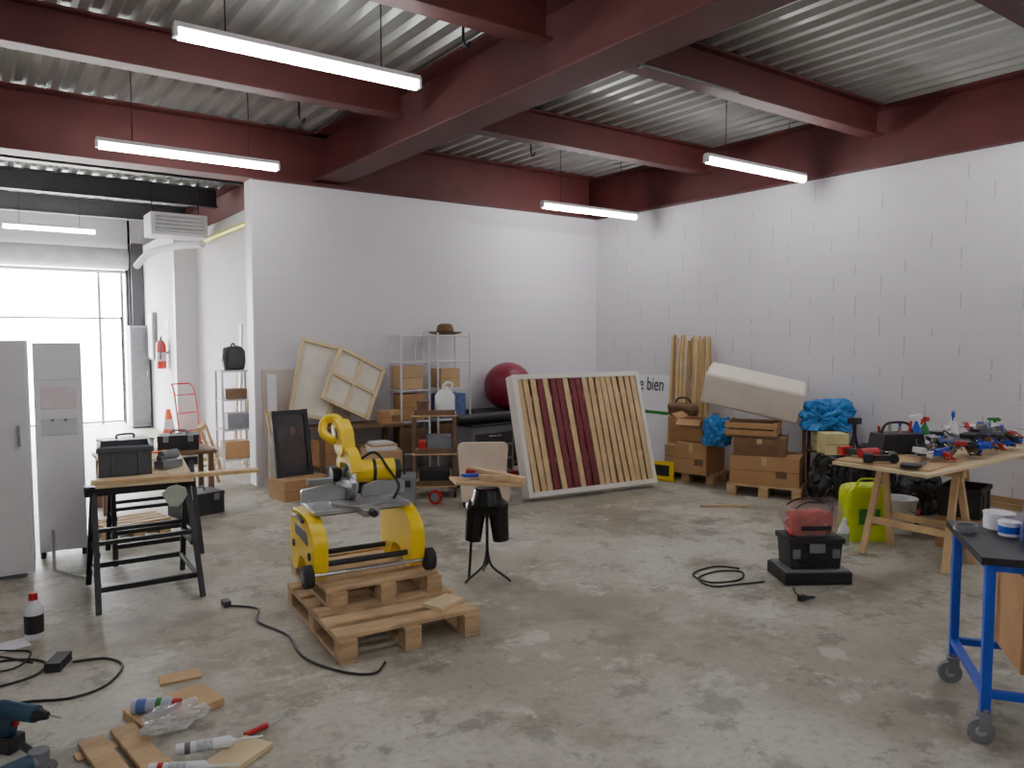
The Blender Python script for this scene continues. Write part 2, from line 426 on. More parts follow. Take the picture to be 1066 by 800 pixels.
B('power_cable').tube([(1.60,3.30,.008),(1.50,3.22,.008),(1.38,3.34,.008),(1.30,3.60,.008),(1.33,3.9,.008),(1.26,4.2,.008),(1.32,4.4,.008),(1.20,4.55,.008)],.006,BLK).box((1.19,4.58,.018),(.04,.07,.032),BLK).done()

# ------------------------------------------------------------------ mannequin hips on stand
m=B('mannequin_stand')
for a in (100,215,335):
    dx,dy=math.cos(R(a)),math.sin(R(a))
    m.tube([(0,0,.22),(dx*.03,dy*.03,.1),(dx*.14,dy*.14,.03),(dx*.17,dy*.17,.008)],.008,BLKM)
m.cyl((0,0,.1),(0,0,.46),.010,BLKM)
m.cyl((-.12,.02,.0),(-.10,.0,.32),.009,BLKM)
mo=m.done((2.72,4.08,.002),-35)
h=B('hips_torso')
h.blob((0,.005,.49),(.14,.092,.07),BLKG,amp=0); h.cyl((0,0,.50),(0,0,.61),.112,BLKG,r2=.082,seg=28)
for sx in (-1,1):
    h.cyl((sx*.072,0,.48),(sx*.092,-.015,.26),.068,BLKG,r2=.053,seg=24)
    h.blob((sx*.066,.045,.46),(.068,.06,.07),BLKG,amp=0)
ho=h.done((0,0,0),0,parent=mo)
r=ho.modifiers.new('remesh','REMESH'); r.mode='VOXEL'; r.voxel_size=.006; r.use_smooth_shade=True
sm=ho.modifiers.new('smooth','SMOOTH'); sm.factor=.5; sm.iterations=4
b=B('wood_board'); b.box((0,0,0),(.46,.22,.018),CARD2,(0,5,10)); b.box((.06,.03,.045),(.40,.05,.03),WOOD,(0,8,-22)); b.box((.05,-.06,.04),(.24,.04,.03),WOODP,(0,7,30))
b.box((-.10,.0,.045),(.14,.05,.02),BLU,(0,5,40)); b.box((-.04,.07,.05),(.2,.02,.03),RED,(0,5,10)); b.done((2.72,4.08,.650),-30,.002)

# ------------------------------------------------------------------ sawhorses / trestles
def sawhorse(name,L,sp,h,loc,rz,mat,t=.035,top=.07,low=.2):
    b=B(name)
    b.box((0,0,h-.03),(L,top,.06),mat)
    for x in (-L/2+.05,L/2-.05):
        for s_ in (-1,1):
            b.beam((x,s_*.03,h-.03),(x+math.copysign(.02,x),s_*sp/2,0.015),t,t,mat,(1,0,0))
        b.beam((x,-sp*.26,h*.45),(x,sp*.26,h*.45),t*.8,t*.8,mat)
        b.beam((x,-sp*.42,low),(x,sp*.42,low),t*.7,t*.7,mat)
    for s_ in (-1,1):
        f_=(h-low)/h
        b.beam((-L/2+.04,s_*(.03+(sp/2-.03)*f_),low),(L/2-.04,s_*(.03+(sp/2-.03)*f_),low),t*.8,t,mat)
        f_=.45
        b.beam((-L/2+.04,s_*(.03+(sp/2-.03)*f_),h*(1-f_)),(L/2-.04,s_*(.03+(sp/2-.03)*f_),h*(1-f_)),t*.7,t*.8,mat)
    return b.done(loc,rz,.003)
sawhorse('sawhorse',.62,.66,.70,(.84,5.12,0),-2,BLKM,.032,.07,.14)
sawhorse('sawhorse',.62,.5,.70,(1.06,6.0,0),-2,BLKM,.032,.07,.14)
b=B('plywood_board'); b.box((0,0,.009),(.54,1.1,.018),WOODL); b.done((.92,5.52,.701),-8,.002)
B('wood_plank').box((0,0,.012),(.95,.08,.022),WOOD).done((1.03,5.00,.720),-8,.002)
B('wood_plank').box((0,0,.01),(.4,.06,.02),WOODP).done((.80,5.10,.720),5,.002)
def crate(name,sx,sy,sz,loc,rz,mat,t=.012):
    b=B(name)
    b.box((0,0,t/2),(sx,sy,t),mat)
    for s_ in (-1,1):
        b.box((s_*(sx/2-t/2),0,sz/2),(t,sy,sz),mat); b.box((0,s_*(sy/2-t/2),sz/2),(sx,t,sz),mat)
        b.box((0,s_*(sy/2+.004),sz-.02),(sx+.02,.014,.03),mat); b.box((s_*(sx/2+.004),0,sz-.02),(.014,sy+.02,.03),mat)
        b.box((s_*(sx*.25),-(sy/2+.003),sz*.45),(.012,.01,sz*.8),mat)
    return b.done(loc,rz,.003)
crate('plastic_crate',.30,.34,.19,(.80,5.42,.720),-8,M('dark_grey_plastic',(78,80,86),.5,0,.1))
b=B('power_sander'); b.box((0,0,.03),(.16,.09,.05),GRY); b.cyl((-.06,0,.09),(.07,0,.09),.032,GRY,seg=14); b.beam((-.05,0,.05),(-.05,0,.09),.05,.05,GRY); b.done((1.06,5.42,.720),30,.004)
b=B('paper_stack'); b.box((0,0,.01),(.22,.28,.02),PWH); b.box((.01,.01,.025),(.2,.25,.008),CARD2,(0,0,12)); b.done((1.02,5.8,.720),10)
b=B('hanging_cloth'); pts=[]
for i in range(9):
    a_=math.pi*2*i/9; pts.append((.07*math.cos(a_)*(1+.2*math.sin(3*a_)),.07*math.sin(a_)))
b.prism(pts,-.005,.005,M('sage_cloth',(180,192,180),.9),'XZ'); b.done((1.0,4.95,.62),0,.004)

b=B('low_table'); b.box((0,0,.5),(1.0,.5,.03),WOODD)
for x in (-.45,.45):
    for y in (-.2,.2): b.box((x,y,.245),(.05,.05,.49),WOODD)
b.done((1.40,7.75,0),0,.003)
def toolcase(name,sx,sy,sz,loc,rz,mat,hm=BLK):
    b=B(name); b.box((0,0,sz*.4),(sx,sy,sz*.8),mat); b.box((0,0,sz*.9),(sx*1.02,sy*1.02,sz*.2),mat)
    for x in (-sx*.3,sx*.3): b.box((x,-sy/2-.008,sz*.78),(.05,.016,.06),hm)
    b.tube([(-sx*.18,0,sz),(-sx*.17,0,sz+.035),(sx*.17,0,sz+.035),(sx*.18,0,sz)],.011,hm,8,3)
    return b.done(loc,rz,.008)
toolcase('tool_case',.4,.3,.14,(1.15,7.75,.517),10,GRY)
toolcase('tool_case',.36,.25,.14,(1.62,7.78,.517),-15,BLK,GRY)
toolcase('tool_case',.40,.26,.2,(1.62,7.15,0),15,BLK,GRY)
B('orange_strap').box((0,0,.012),(.2,.05,.02),M('orange_plastic',(240,110,30),.5)).done((1.38,7.56,.517),20,.003)

# ------------------------------------------------------------------ white cabinets (left)
b=B('white_cabinet'); b.box((0,0,.8),(1.0,.40,1.54),PANEL); b.box((0,0,.015),(.9,.34,.03),GRY)
b.box((0,-.203,.8),(.97,.006,1.50),WHT); b.box((.44,-.215,.95),(.015,.02,.14),CHR)
b.done((-.175,6.12,0),-4,.006)
b=B('water_dispenser_cabinet')
b.box((0,0,.8),(.30,.34,1.5),PANEL); b.box((0,-.172,1.16),(.22,.006,.16),M('faded_label',(222,210,214),.6))
b.box((0,-.172,.95),(.22,.01,.12),M('pale_grey',(205,206,212),.6)); b.box((0,-.175,1.4),(.26,.006,.22),PANEL)
for x in (-.1,.1): b.cyl((x*.4,-.19,1.0),(x*.4,-.17,1.0),.010,GRY)
for x in (-.13,.13):
    for y in (-.14,.14): b.cyl((x,y,0),(x,y,.06),.018,BLKM)
b.done((.53,6.46,0),-6,.006)
b=B('metal_foot_rail'); b.beam((0,0,.02),(.16,-.3,.02),.03,.012,CHR); b.beam((0,0,.02),(0,0,.3),.02,.02,CHR); b.done((.42,5.90,-.0),0,.002)

# ------------------------------------------------------------------ bottles & cans
def bottle(name,r,h,loc,body,cap,label=None,lie=None,rz=0):
    b=B(name)
    b.lathe([(0,0),(r*.92,0),(r,h*.03),(r,h*.62),(r*.9,h*.70),(r*.42,h*.82),(r*.38,h*.86),(0,h*.86)],(0,0,0),body)
    b.lathe([(0,h*.85),(r*.48,h*.85),(r*.46,h),(0,h)],(0,0,0),cap)
    if label: b.lathe([(r*1.012,h*.14),(r*1.012,h*.54)],(0,0,0),label)
    return b.done(loc,rz)
LBLK=M('black_label',(50,42,46),.5,0,.5,20)
bottle('solvent_bottle',.045,.245,(.23,4.67,0),PWH,RED,LBLK)
bottle('white_bottle',.04,.23,(5.30,3.12,0),PWH,PWH,M('grey_label',(150,170,150),.5))
def can(name,r,h,loc,body,band,cap,lie):
    b=B(name); b.lathe([(0,0),(r,0),(r,h*.78),(r*.6,h*.84),(r*.6,h*.85),(0,h*.85)],(0,0,0),body)
    b.lathe([(r*1.01,h*.1),(r*1.01,h*.3)],(0,0,0),band); b.lathe([(r*1.01,h*.5),(r*1.01,h*.62)],(0,0,0),GRN)
    b.lathe([(0,h*.84),(r*.8,h*.84),(r*.76,h),(0,h)],(0,0,0),cap)
    return b.done((loc[0],loc[1],loc[2]+r),rot=(90,0,lie))
can('spray_can',.030,.19,(.50,3.40,.036),M('pale_can',(180,190,205),.35),M('blue_band',(90,115,180),.4),RED,62)
b=B('wood_scrap'); b.box((0,0,.017),(.34,.22,.034),CARD2); b.done((.66,3.40,0),12,.003)
b=B('wood_scrap'); b.box((0,0,.02),(.09,.40,.02),WOODP); b.box((.12,.02,.02),(.09,.40,.02),WOODP); b.box((.06,-.13,.005),(.26,.06,.008),WOOD); b.box((.06,.13,.005),(.26,.06,.008),WOOD); b.done((.36,3.10,0),8,.002)
b=B('wood_scrap'); b.box((0,0,.011),(.26,.14,.022),WOODL); b.done((.76,2.86,0),30,.002)
b=B('wood_scrap'); b.box((0,0,.006),(.18,.1,.012),CARD2); b.done((.75,3.72,0),-5,.002)
def cartridge(loc,rz,col):
    b=B('sealant_cartridge'); r=.021
    b.lathe([(0,0),(r,0),(r,.19),(r*.5,.203),(r*.25,.215),(.003,.31),(0,.31)],(0,0,0),PWH)
    b.lathe([(r*1.02,.03),(r*1.02,.05)],(0,0,0),col); b.lathe([(r*1.02,.07),(r*1.02,.13)],(0,0,0),M('printed_label',(196,198,206),.5,0,.25,60))
    return b.done((loc[0],loc[1],loc[2]+r),rot=(90,0,rz))
cartridge((.47,2.88,.034),60,RED); cartridge((.58,2.98,.024),74,M('grey_band',(120,110,130),.5))
b=B('plastic_wrapping'); b.blob((0,0,.025),(.12,.08,.03),CLEAR,4,.4,2.2,4,0,3,crease=.4); b.done((.62,3.22,.036),20)
b=B('screwdriver'); b.cyl((0,0,.014),(.1,0,.014),.011,RED,seg=10); b.cyl((.1,0,.014),(.2,0,.014),.004,CHR,seg=8); b.done((.84,3.0,.0),15)
b=B('cordless_drill')
b.cyl((0,0,.16),(.16,0,.16),.036,TEAL,r2=.032,seg=20); b.cyl((.16,0,.16),(.21,0,.16),.026,BLK,r2=.014,seg=16); b.cyl((.21,0,.16),(.27,0,.16),.004,CHR,seg=8)
b.prism(rounded([(-.01,.14),(.06,.14),(.035,.05),(-.035,.05)],.015),-.02,.02,TEAL,'XZ'); b.box((0,0,.03),(.12,.075,.06),BLK); b.cyl((-.02,0,.16),(0,0,.16),.034,BLK,seg=20)
b.box((.055,0,.115),(.02,.02,.03),RED); b.done((.06,3.46,0),-50,.004)
b=B('angle_grinder'); b.cyl((0,0,.04),(.2,0,.04),.035,TEAL,r2=.04,seg=20); b.cyl((.23,0,.02),(.23,0,.085),.035,GRY,seg=20); b.cyl((.23,0,.012),(.23,0,.018),.06,BLKM,seg=28); b.cyl((.2,0,.05),(.25,0,.05),.034,GRY); b.cyl((.23,.03,.06),(.23,.14,.06),.014,BLK); b.done((-.06,3.12,0),20,.002)
b=B('charger_cable')
b.tube([(-.35,4.55,.006),(-.1,4.42,.006),(.12,4.40,.006),(.25,4.27,.006),(.18,4.12,.006),(-.05,4.1,.006),(-.25,4.2,.006)],.006,BLK)
b.tube([(.36,4.2,.006),(.5,4.15,.006),(.55,4.0,.006),(.45,3.82,.006),(.3,3.78,.006),(.1,3.86,.006),(-.2,3.8,.006)],.006,BLK)
b.tube([(.2,4.3,.006),(.05,4.5,.006),(-.15,4.6,.006)],.005,BLK)
b.tube([(-.1,4.7,.006),(.1,4.55,.006),(.2,4.45,.006),(.12,4.28,.006),(-.1,4.32,.006)],.005,BLK)
b.box((.30,4.2,.022),(.07,.15,.044),BLK,(0,0,-25)); b.done(bevel=.002)
b=B('paper_sheet'); b.box((0,0,.002),(.2,.14,.003),PWH); b.done((.10,4.62,0),10)

# ------------------------------------------------------------------ bed base with slats
e=B('slatted_bed_base'); W_,H_=1.58,1.22
LWH=M('pale_frame_paint',(226,220,212),.6,0,.05,4)
for x in (-W_/2+.025,W_/2-.025): e.box((x,0,H_/2),(.05,.14,H_),LWH)
for z in (.025,H_-.025): e.box((0,0,z),(W_-.10,.14,.05),LWH)
seq='wwwmwmmwmmwwwwwwwww'
n=len(seq)
for i,ch in enumerate(seq):
    x=-W_/2+.085+(W_-.17)*i/(n-1)
    e.box((x,-.055+random.uniform(-.003,.003),H_/2),(.060,.014,H_-.10),MAROON if ch=='m' else WOOD,(0,random.uniform(-1.2,1.2)-1.2,0))
for z in (.34,.66,.97): e.box((0,-.040,z),(W_-.11,.014,.045),WOODP)
e.box((0,.055,H_/2),(W_-.10,.012,H_-.10),M('added_gap_backing',(158,138,118),.9,0,.2,3))  # added panel; its brown stands in for dark clutter seen between the slats
e.done((5.11,5.72,.03),rot=(-16.5,0,-6),bevel=.003)

# ------------------------------------------------------------------ things by the right wall
b=B('advertising_sign'); b.box((0,0,.55),(1.5,.03,1.1),PWH); b.box((0,-.017,.62),(1.4,.004,.04),GRN)
so=b.done((7.14,7.05,0),rot=(-4,0,-90),bevel=.003)
cu=bpy.data.curves.new('lettering','FONT'); cu.body='de bien'; cu.size=.25; cu.extrude=.001; cu.align_x='CENTER'
t=bpy.data.objects.new('lettering',cu); SC.collection.objects.link(t); cu.materials.append(BLK); t.parent=so; t.location=(.07,-.02,.90); t.rotation_euler=(R(90),0,0); t.scale=(.72,1,1)
b=B('bamboo_stick_bundle')
BAM=[M('bamboo_a',(222,196,146),.6),M('bamboo_b',(196,164,112),.6),M('bamboo_c',(168,134,88),.6)]
for i in range(26):
    x=-.31+.62*i/25; hh=random.uniform(1.55,1.64); yy=random.uniform(-.02,.012)
    dx=random.uniform(-.018,.018)
    b.tube([(x,yy,0),(x+dx,yy,.55),(x-dx*.6,yy,1.1),(x+dx*.9,yy,hh)],.0105,random.choice(BAM),7,4)
b.done((7.06,6.22,.0),rot=(-4,-1.5,-90))
def cbox(name,sx,sy,sz,loc,rz,mat=CARD,flaps=False,tape=True):
    b=B(name)
    if flaps:
        t=.006; b.box((0,0,t/2),(sx,sy,t),mat)
        for s_ in (-1,1):
            b.box((s_*(sx/2-t/2),0,sz/2),(t,sy,sz),mat); b.box((0,s_*(sy/2-t/2),sz/2),(sx,t,sz),mat)
            b.beam((s_*sx/2,0,sz),(s_*(sx/2+.08),0,sz+.05),sy*.95,t,mat); b.beam((0,s_*sy/2,sz),(0,s_*(sy/2+.07),sz-.06),sx*.95,t,mat)
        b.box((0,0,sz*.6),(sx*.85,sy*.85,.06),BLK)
    else:
        b.box((0,0,sz/2),(sx,sy,sz),mat)
        if tape:
            b.box((0,0,sz+.001),(sx,.05,.003),CARD2); b.box((0,-sy/2-.001,sz*.85),(.05,.003,sz*.3),CARD2); b.box((sx*.25,-sy/2-.001,sz*.4),(.1,.003,.07),WOODD)
        b.box((0,-sy/2-.001,sz/2),(sx*.99,.002,.005),WOODD)
    return b.done(loc,rz,.003)
cbox('cardboard_box',.66,.5,.28,(6.58,4.72,.122),-61.6,CARD)
cbox('wooden_box',.5,.42,.17,(6.55,4.78,.406),-58,M('brown_case',(124,90,64),.6,0,.15))
b=B('wooden_crate')
b.box((0,0,.01),(.5,.4,.02),WOODD)
for z in (.05,.12):
    for s_ in (-1,1): b.box((0,s_*.195,z),(.5,.012,.055),CARD); b.box((s_*.244,0,z),(.012,.4,.055),CARD)
for x in (-.23,.23):
    for y in (-.18,.18): b.box((x,y,.08),(.025,.025,.16),WOODP)
b.box((0,0,.08),(.42,.32,.1),WOODD)
b.done((6.52,4.85,.580),-62,.002)
cbox('cardboard_box',.36,.46,.33,(6.47,5.50,.122),-75,CARD)
cbox('cardboard_box',.26,.42,.25,(6.63,5.88,.122),-75,CARD2)
cbox('cardboard_box',.28,.34,.24,(6.5,5.6,.456),-70,CARD,True)
cbox('cardboard_box',.24,.3,.3,(6.70,5.94,.376),-78,CARD)
b=B('yellow_tray'); b.box((0,0,.12),(.3,.02,.2),YEL); b.box((0,-.012,.12),(.2,.004,.12),BLK); b.box((0,.03,.01),(.3,.05,.02),YEL); b.done((6.18,5.80,0),-70,.004)
b=B('dark_satchel'); b.blob((0,0,.07),(.17,.12,.075),WOODD,2,.15,1.6,4,0,4,crease=.3); b.tube([(-.1,0,.13),(-.05,0,.2),(.05,0,.2),(.1,0,.13)],.01,BLK); b.done((6.70,5.96,.68),-60)
b=B('foam_block'); b.box((0,0,0),(1.00,.5,.34),CREAM)
b.done((6.72,5.01,1.01),rot=(12,12,-55),bevel=.03)
def bag(name,rad,loc,mat,seed,amp=.22,freq=1.8,power=2.6,knot=True,rz=None):
    b=B(name); b.blob((0,0,rad[2]*.8),rad,mat,seed,amp,freq,5,0,power,crease=.55)
    if knot: b.blob((rad[0]*.1,0,rad[2]*1.75),(rad[0]*.22,rad[1]*.15,rad[2]*.22),mat,seed+3,.5,1.6,3,crease=.5)
    return b.done(loc,random.uniform(0,90) if rz is None else rz)
bag('trash_bag',(.24,.20,.27),(6.74,4.06,0),BAGB,1,rz=-50,knot=False)
bag('trash_bag',(.19,.18,.32),(7.02,3.86,0),BAGB,5,rz=10)
bag('trash_bag',(.2,.19,.22),(7.0,3.42,0),BAGB,2)
b=B('storage_stand'); b.box((0,0,.44),(.40,.24,.02),WOODD); b.box((0,0,.65),(.40,.24,.02),WOODD)
for x in (-.18,.18):
    for y in (-.10,.10): b.box((x,y,.325),(.03,.03,.65),WOODD)
b.done((7.02,4.36,0),-70,.002)
bag('blue_plastic_bag',(.25,.15,.17),(6.96,4.30,.662),BLUP,3,.4,2.2,knot=False,rz=-60)
bag('blue_plastic_bag',(.15,.14,.17),(6.36,5.18,.454),BLUP,4,.35,2.2,knot=False)
cbox('cream_box',.22,.16,.19,(7.0,4.34,.452),-70,M('cream_box',(220,210,150),.7),tape=False)
cbox('cream_box',.22,.2,.2,(6.70,4.08,.475),-35,M('cream_card',(216,204,150),.7),tape=False)

# ------------------------------------------------------------------ work table on the right
tt=B('chipboard_table'); TZ=.715
tt.box((5.99,2.68,TZ-.011),(2.1,.66,.022),WOODL); tt.box((5.37,2.74,TZ+.006),(.72,.62,.012),CARD2,(0,0,6))
for x in (5.50,6.78):
    tt.box((x,2.68,TZ-.055),(.06,.62,.06),WOOD)
    for s_ in (-1,1):
        for sy in (-.26,.26):
            tt.beam((x+s_*.02,2.68+sy,TZ-.06),(x+s_*.20,2.68+sy*1.12,.0),.03,.045,WOOD,(0,1,0))
        tt.beam((x+s_*.13,2.4,.25),(x+s_*.13,2.96,.25),.02,.05,WOOD)
    tt.beam((x-.12,2.4,.3),(x+.12,2.4,.3),.02,.03,WOOD)
tt.done(bevel=.003)
T0=TZ+.014
def sprayb(loc,body,head,h=.26,rz=0):
    b=B('spray_bottle'); r=.038
    b.lathe([(0,0),(r,0),(r,h*.5),(r*.85,h*.6),(r*.35,h*.75),(r*.35,h*.8),(0,h*.8)],(0,0,0),body)
    b.lathe([(r*1.01,h*.12),(r*1.01,h*.42)],(0,0,0),PWH)
    b.prism(rounded([(-.04,h*.86),(.055,h*.88),(.055,h*.96),(-.03,h),(-.045,h*.95)],.008),-.012,.012,head,'XZ'); b.cyl((0,0,h*.78),(0,0,h*.88),.013,head); b.beam((.03,0,h*.88),(.045,0,h*.72),.012,.008,head)
    b.done(loc,rz,.001)
TB1=TZ+.002
sprayb((5.95,2.93,TB1),BLU,PWH,.28,150); sprayb((6.12,2.95,TB1),GRN,RED,.25,60); sprayb((6.55,2.93,TB1),PWH,BLU,.27,200); sprayb((6.80,2.72,TB1),PWH,GRN,.22,100)
for i,(x,y,r_,h_,mt) in enumerate(((6.9,2.55,.06,.13,PWH),(6.92,2.85,.05,.16,BLU),(6.80,2.42,.045,.1,RED),(6.3,2.94,.05,.12,BLK))):
    b=B('paint_can'); b.lathe([(0,0),(r_,0),(r_,h_),(r_*1.06,h_),(r_*1.06,h_*.95)],(0,0,0),mt); b.lathe([(0,h_*.97),(r_*.9,h_*.97),(r_*.98,h_)],(0,0,0),GRY); b.tube([(-r_,0,h_*.85),(0,-r_*1.1,h_*.6),(r_,0,h_*.85)],.003,CHR,6); b.done((x,y,TB1))
def drill(loc,rz,c):
    b=B('power_drill'); b.cyl((-.09,0,.035),(.06,0,.035),.033,c,seg=16); b.cyl((.06,0,.035),(.12,0,.035),.022,BLK,r2=.012); b.cyl((.12,0,.035),(.19,0,.035),.004,CHR,seg=6)
    b.beam((-.05,0,.035),(-.08,.13,.03),.045,.04,BLK); b.box((-.085,.16,.032),(.09,.06,.06),c); b.done(loc,rz,.003)
drill((5.18,2.70,T0),30,BLK); drill((5.24,2.90,T0),-20,RED)
b=B('tool_bag_open'); b.prism([(-.19,0),(.19,0),(.16,.15),(-.16,.15)],-.09,.09,BLK,'XZ'); b.tube([(-.13,0,.15),(-.08,0,.22),(.08,0,.22),(.13,0,.15)],.01,BLK)
for i in range(7): b.cyl((-.12+.04*i,.03*(-1)**i,.12),(-.13+.045*i,.03*(-1)**i,.2+.02*(i%3)),.010,[RED,CHR,YEL,WOOD,BLU,RED,GRY][i],seg=8)
b.done((5.62,2.91,T0),-25,.006)
b=B('hand_tool_pile')
rr=random.Random(5)
cols=[BLK,BLK,GRY,RED,CHR,WOODD,BLU,PWH,ALU,GRY,BLK]
for i in range(120):
    x=rr.uniform(-.68,.58); y=rr.uniform(-.22,.06); z=.035+rr.random()**1.5*.17*(1-abs(x)*.8); a=rr.uniform(0,6.28); l=rr.uniform(.05,.15)
    d=(math.cos(a)*l,math.sin(a)*l*.5,rr.uniform(-.01,.04))
    if i%3==0: b.box((x,y,z+.01),(l,rr.uniform(.03,.07),rr.uniform(.02,.05)),cols[rr.randrange(11)],(rr.uniform(-14,14),rr.uniform(-14,14),rr.uniform(0,180)))
    elif i%3==1:
        b.cyl((x-d[0]*.6,y-d[1]*.6,z-.012),(x+d[0]*.2,y+d[1]*.2,z+d[2]),.016,cols[rr.randrange(11)],seg=10); b.cyl((x+d[0]*.2,y+d[1]*.2,z+d[2]),(x+d[0],y+d[1],z+d[2]),.005,CHR,seg=6)
    else: b.tube([(x,y,z-.02),(x+.04,y+.03,z+.02),(x+.08,y,z-.01),(x+.05,y-.05,z-.02),(x-.02,y-.03,z-.01)],.006,rr.choice([BLK,BLK,RED,BLU]),6,4,True)
b.done((6.10,2.66,T0),0,.002)
b=B('hand_saw'); b.prism([(0,0),(.24,.02),(.24,.05),(0,.09)],-.001,.001,CHR,'XY'); b.prism(rounded([(-.12,-.01),(0,-.01),(0,.12),(-.12,.1)],.03),-.01,.012,BLK,'XY'); b.done((5.12,2.48,T0+.011),10)

# under/around the table
b=B('lime_shopping_bag'); b.blob((0,0,.2),(.17,.11,.24),LIME,6,.08,1.8,5,0,6,crease=.5)
b.tube([(-.08,-.05,.40),(-.06,-.06,.48),(.06,-.06,.48),(.08,-.05,.40)],.008,LIME,8); b.box((0,-.116,.2),(.16,.004,.12),M('green_print',(60,140,50),.5)); b.done((5.70,3.20,0),-35)
b=B('white_bucket'); b.lathe([(0,0),(.11,0),(.135,.26),(.145,.26),(.145,.28),(.13,.28),(.105,.02),(0,.02)],(0,0,0),PWH); b.tube([(-.14,0,.25),(0,-.15,.18),(.14,0,.25)],.004,CHR,6); b.done((6.15,3.15,0))
bottle('solvent_bottle',.05,.26,(6.5,3.2,0),BLK,BLK,RED)
cbox('cardboard_box',.35,.3,.24,(6.15,2.65,0),12,CARD)
crate('plastic_crate',.36,.28,.22,(6.15,2.65,.246),12,BLK)
b=B('black_tripod')
for a in (90,200,330): b.cyl((0,0,.78),(math.cos(R(a))*.2,math.sin(R(a))*.2,0),.012,BLKM,seg=8)
b.cyl((0,0,.7),(0,0,.86),.016,BLKM); b.box((0,0,.88),(.1,.07,.05),BLK); b.done((6.1,3.52,0))

# toolbox stack on floor
b=B('tool_box')
b.box((0,0,.04),(.44,.31,.075),BLK); b.box((0,0,.083),(.42,.29,.012),GRY)
b.prism([(-.16,.09),(.16,.09),(.175,.26),(-.175,.26)],-.105,.105,BLK,'XZ'); b.box((0,0,.275),(.37,.24,.035),BLK)
b.box((0,-.122,.23),(.1,.02,.06),GRY); b.box((-.13,-.108,.19),(.05,.01,.06),GRY); b.box((.13,-.108,.19),(.05,.01,.06),GRY)
b.box((0,-.11,.13),(.2,.008,.05),BLKM)
b.done((4.47,2.87,.002),-33,.006)
b=B('tool_bag')
TB=M('smoky_film',(180,160,160),.25,0,.15,6,alpha=.35)
def ring(w,d): return [(-w,-d),(w,-d),(w,d),(-w,d)]
t=bmesh.new(); r0=[t.verts.new((x,y,0)) for x,y in ring(.13,.085)]; r1=[t.verts.new((x,y,.15)) for x,y in ring(.18,.105)]; r2=[t.verts.new((x*(1+.05*math.sin(x*9)),y,.215+.02*math.sin(9*x+5*y))) for x,y in ring(.16,.075)]
t.faces.new(r0)
for A_,C_ in ((r0,r1),(r1,r2)):
    for j in range(4): t.faces.new((A_[j],A_[(j+1)%4],C_[(j+1)%4],C_[j]))
b.add(t,TB)
RC=M('red_contents',(212,76,64),.5,0,.2,12)
b.blob((-.03,0,.08),(.12,.075,.085),RC,3,.2,2,4,.004,4,crease=.4); b.blob((.09,0,.08),(.05,.06,.07),RED,6,.1,2,3,.004,4)
b.box((0,-.097,.06),(.2,.004,.03),BLK); b.box((0,0,.004),(.24,.15,.006),BLK)
b.tube([(-.13,-.07,.18),(-.06,-.07,.225),(.06,-.07,.225),(.13,-.07,.18)],.006,BLK,8); b.tube([(-.13,.07,.18),(-.06,.06,.22),(.06,.06,.22),(.13,.07,.18)],.006,BLK,8)
b.done((4.47,2.87,.297),-33,.004)
b=B('extension_cable')
b.tube([(4.15,2.98,.007),(3.95,3.05,.007),(3.8,3.12,.007),(3.86,3.28,.007),(4.08,3.3,.007),(4.2,3.2,.007),(4.05,3.1,.007),(3.85,3.18,.007),(3.9,3.36,.007),(4.15,3.38,.007),(4.25,3.25,.007)],.006,BLK)
b.tube([(4.2,2.80,.007),(4.1,2.70,.007),(4.15,2.62,.007),(4.05,2.64,.007)],.005,BLK); b.box((4.05,2.64,.016),(.05,.03,.03),BLK); b.done()
b=B('wood_stick'); b.box((0,0,.01),(.45,.03,.02),WOODP); b.done((5.7,4.55,0),-35,.002)

# ------------------------------------------------------------------ blue cart bottom right
b=B('blue_workshop_cart'); CL,CW,CH=1.2,.59,.735
for x in (.02,CL-.02):
    for y in (-CW/2+.02,CW/2-.02):
        b.box((x,y,(CH+.12)/2),(.035,.035,CH-.14),BLU)
        b.cyl((x,y,.10),(x,y,.14),.02,GRY)
        b.box((x,y-.022,.085),(.045,.004,.07),GRY); b.box((x,y+.022,.085),(.045,.004,.07),GRY); b.box((x,y,.118),(.05,.05,.006),GRY)
        b.cyl((x-.012,y-.017,.05),(x-.012,y+.017,.05),.05,GRY,seg=24); b.cyl((x-.012,y-.019,.05),(x-.012,y+.019,.05),.022,CHR,seg=16)
for z in (.2,CH-.03):
    for y in (-CW/2+.02,CW/2-.02): b.box((CL/2,y,z),(CL-.04,.03,.03),BLU)
for z in (.2,CH-.03):
    for x in (.02,CL-.02): b.box((x,0,z),(.03,CW-.04,.03),BLU)
b.box((CL/2,0,CH),(CL+.04,CW+.04,.03),BLKM)
b.box((CL/2+.1,0,.222),(CL-.26,CW-.06,.012),GRY)
cart=b.done((3.41,1.45,0),-54.5,.003)
cbox('cardboard_box',.42,.40,.40,(3.70,1.18,.23),-54.5,CARD)
def pcan(r,h,loc,mt,lab=None):
    b=B('paint_can'); b.lathe([(0,0),(r,0),(r,h*.92),(r*1.06,h*.92),(r*1.06,h),(r*.9,h*.97),(0,h*.97)],(0,0,0),mt)
    if lab: b.lathe([(r*1.01,h*.2),(r*1.01,h*.7)],(0,0,0),lab)
    b.done(loc)
pcan(.06,.07,(3.68,1.44,.752),PWH); pcan(.05,.11,(3.66,1.27,.752),PWH,BLU); pcan(.04,.13,(3.56,1.26,.752),BLU); pcan(.045,.09,(3.78,1.29,.752),PWH,RED); pcan(.04,.06,(3.58,1.36,.752),PWH,BLU)
b=B('cable_coil')
for i in range(3): b.tube([(.05*math.cos(a)+.005*i,.04*math.sin(a),.008+.008*i) for a in [k*math.pi/4 for k in range(8)]],.005,GRY,6,4,True)
b.done((3.50,1.50,.752))

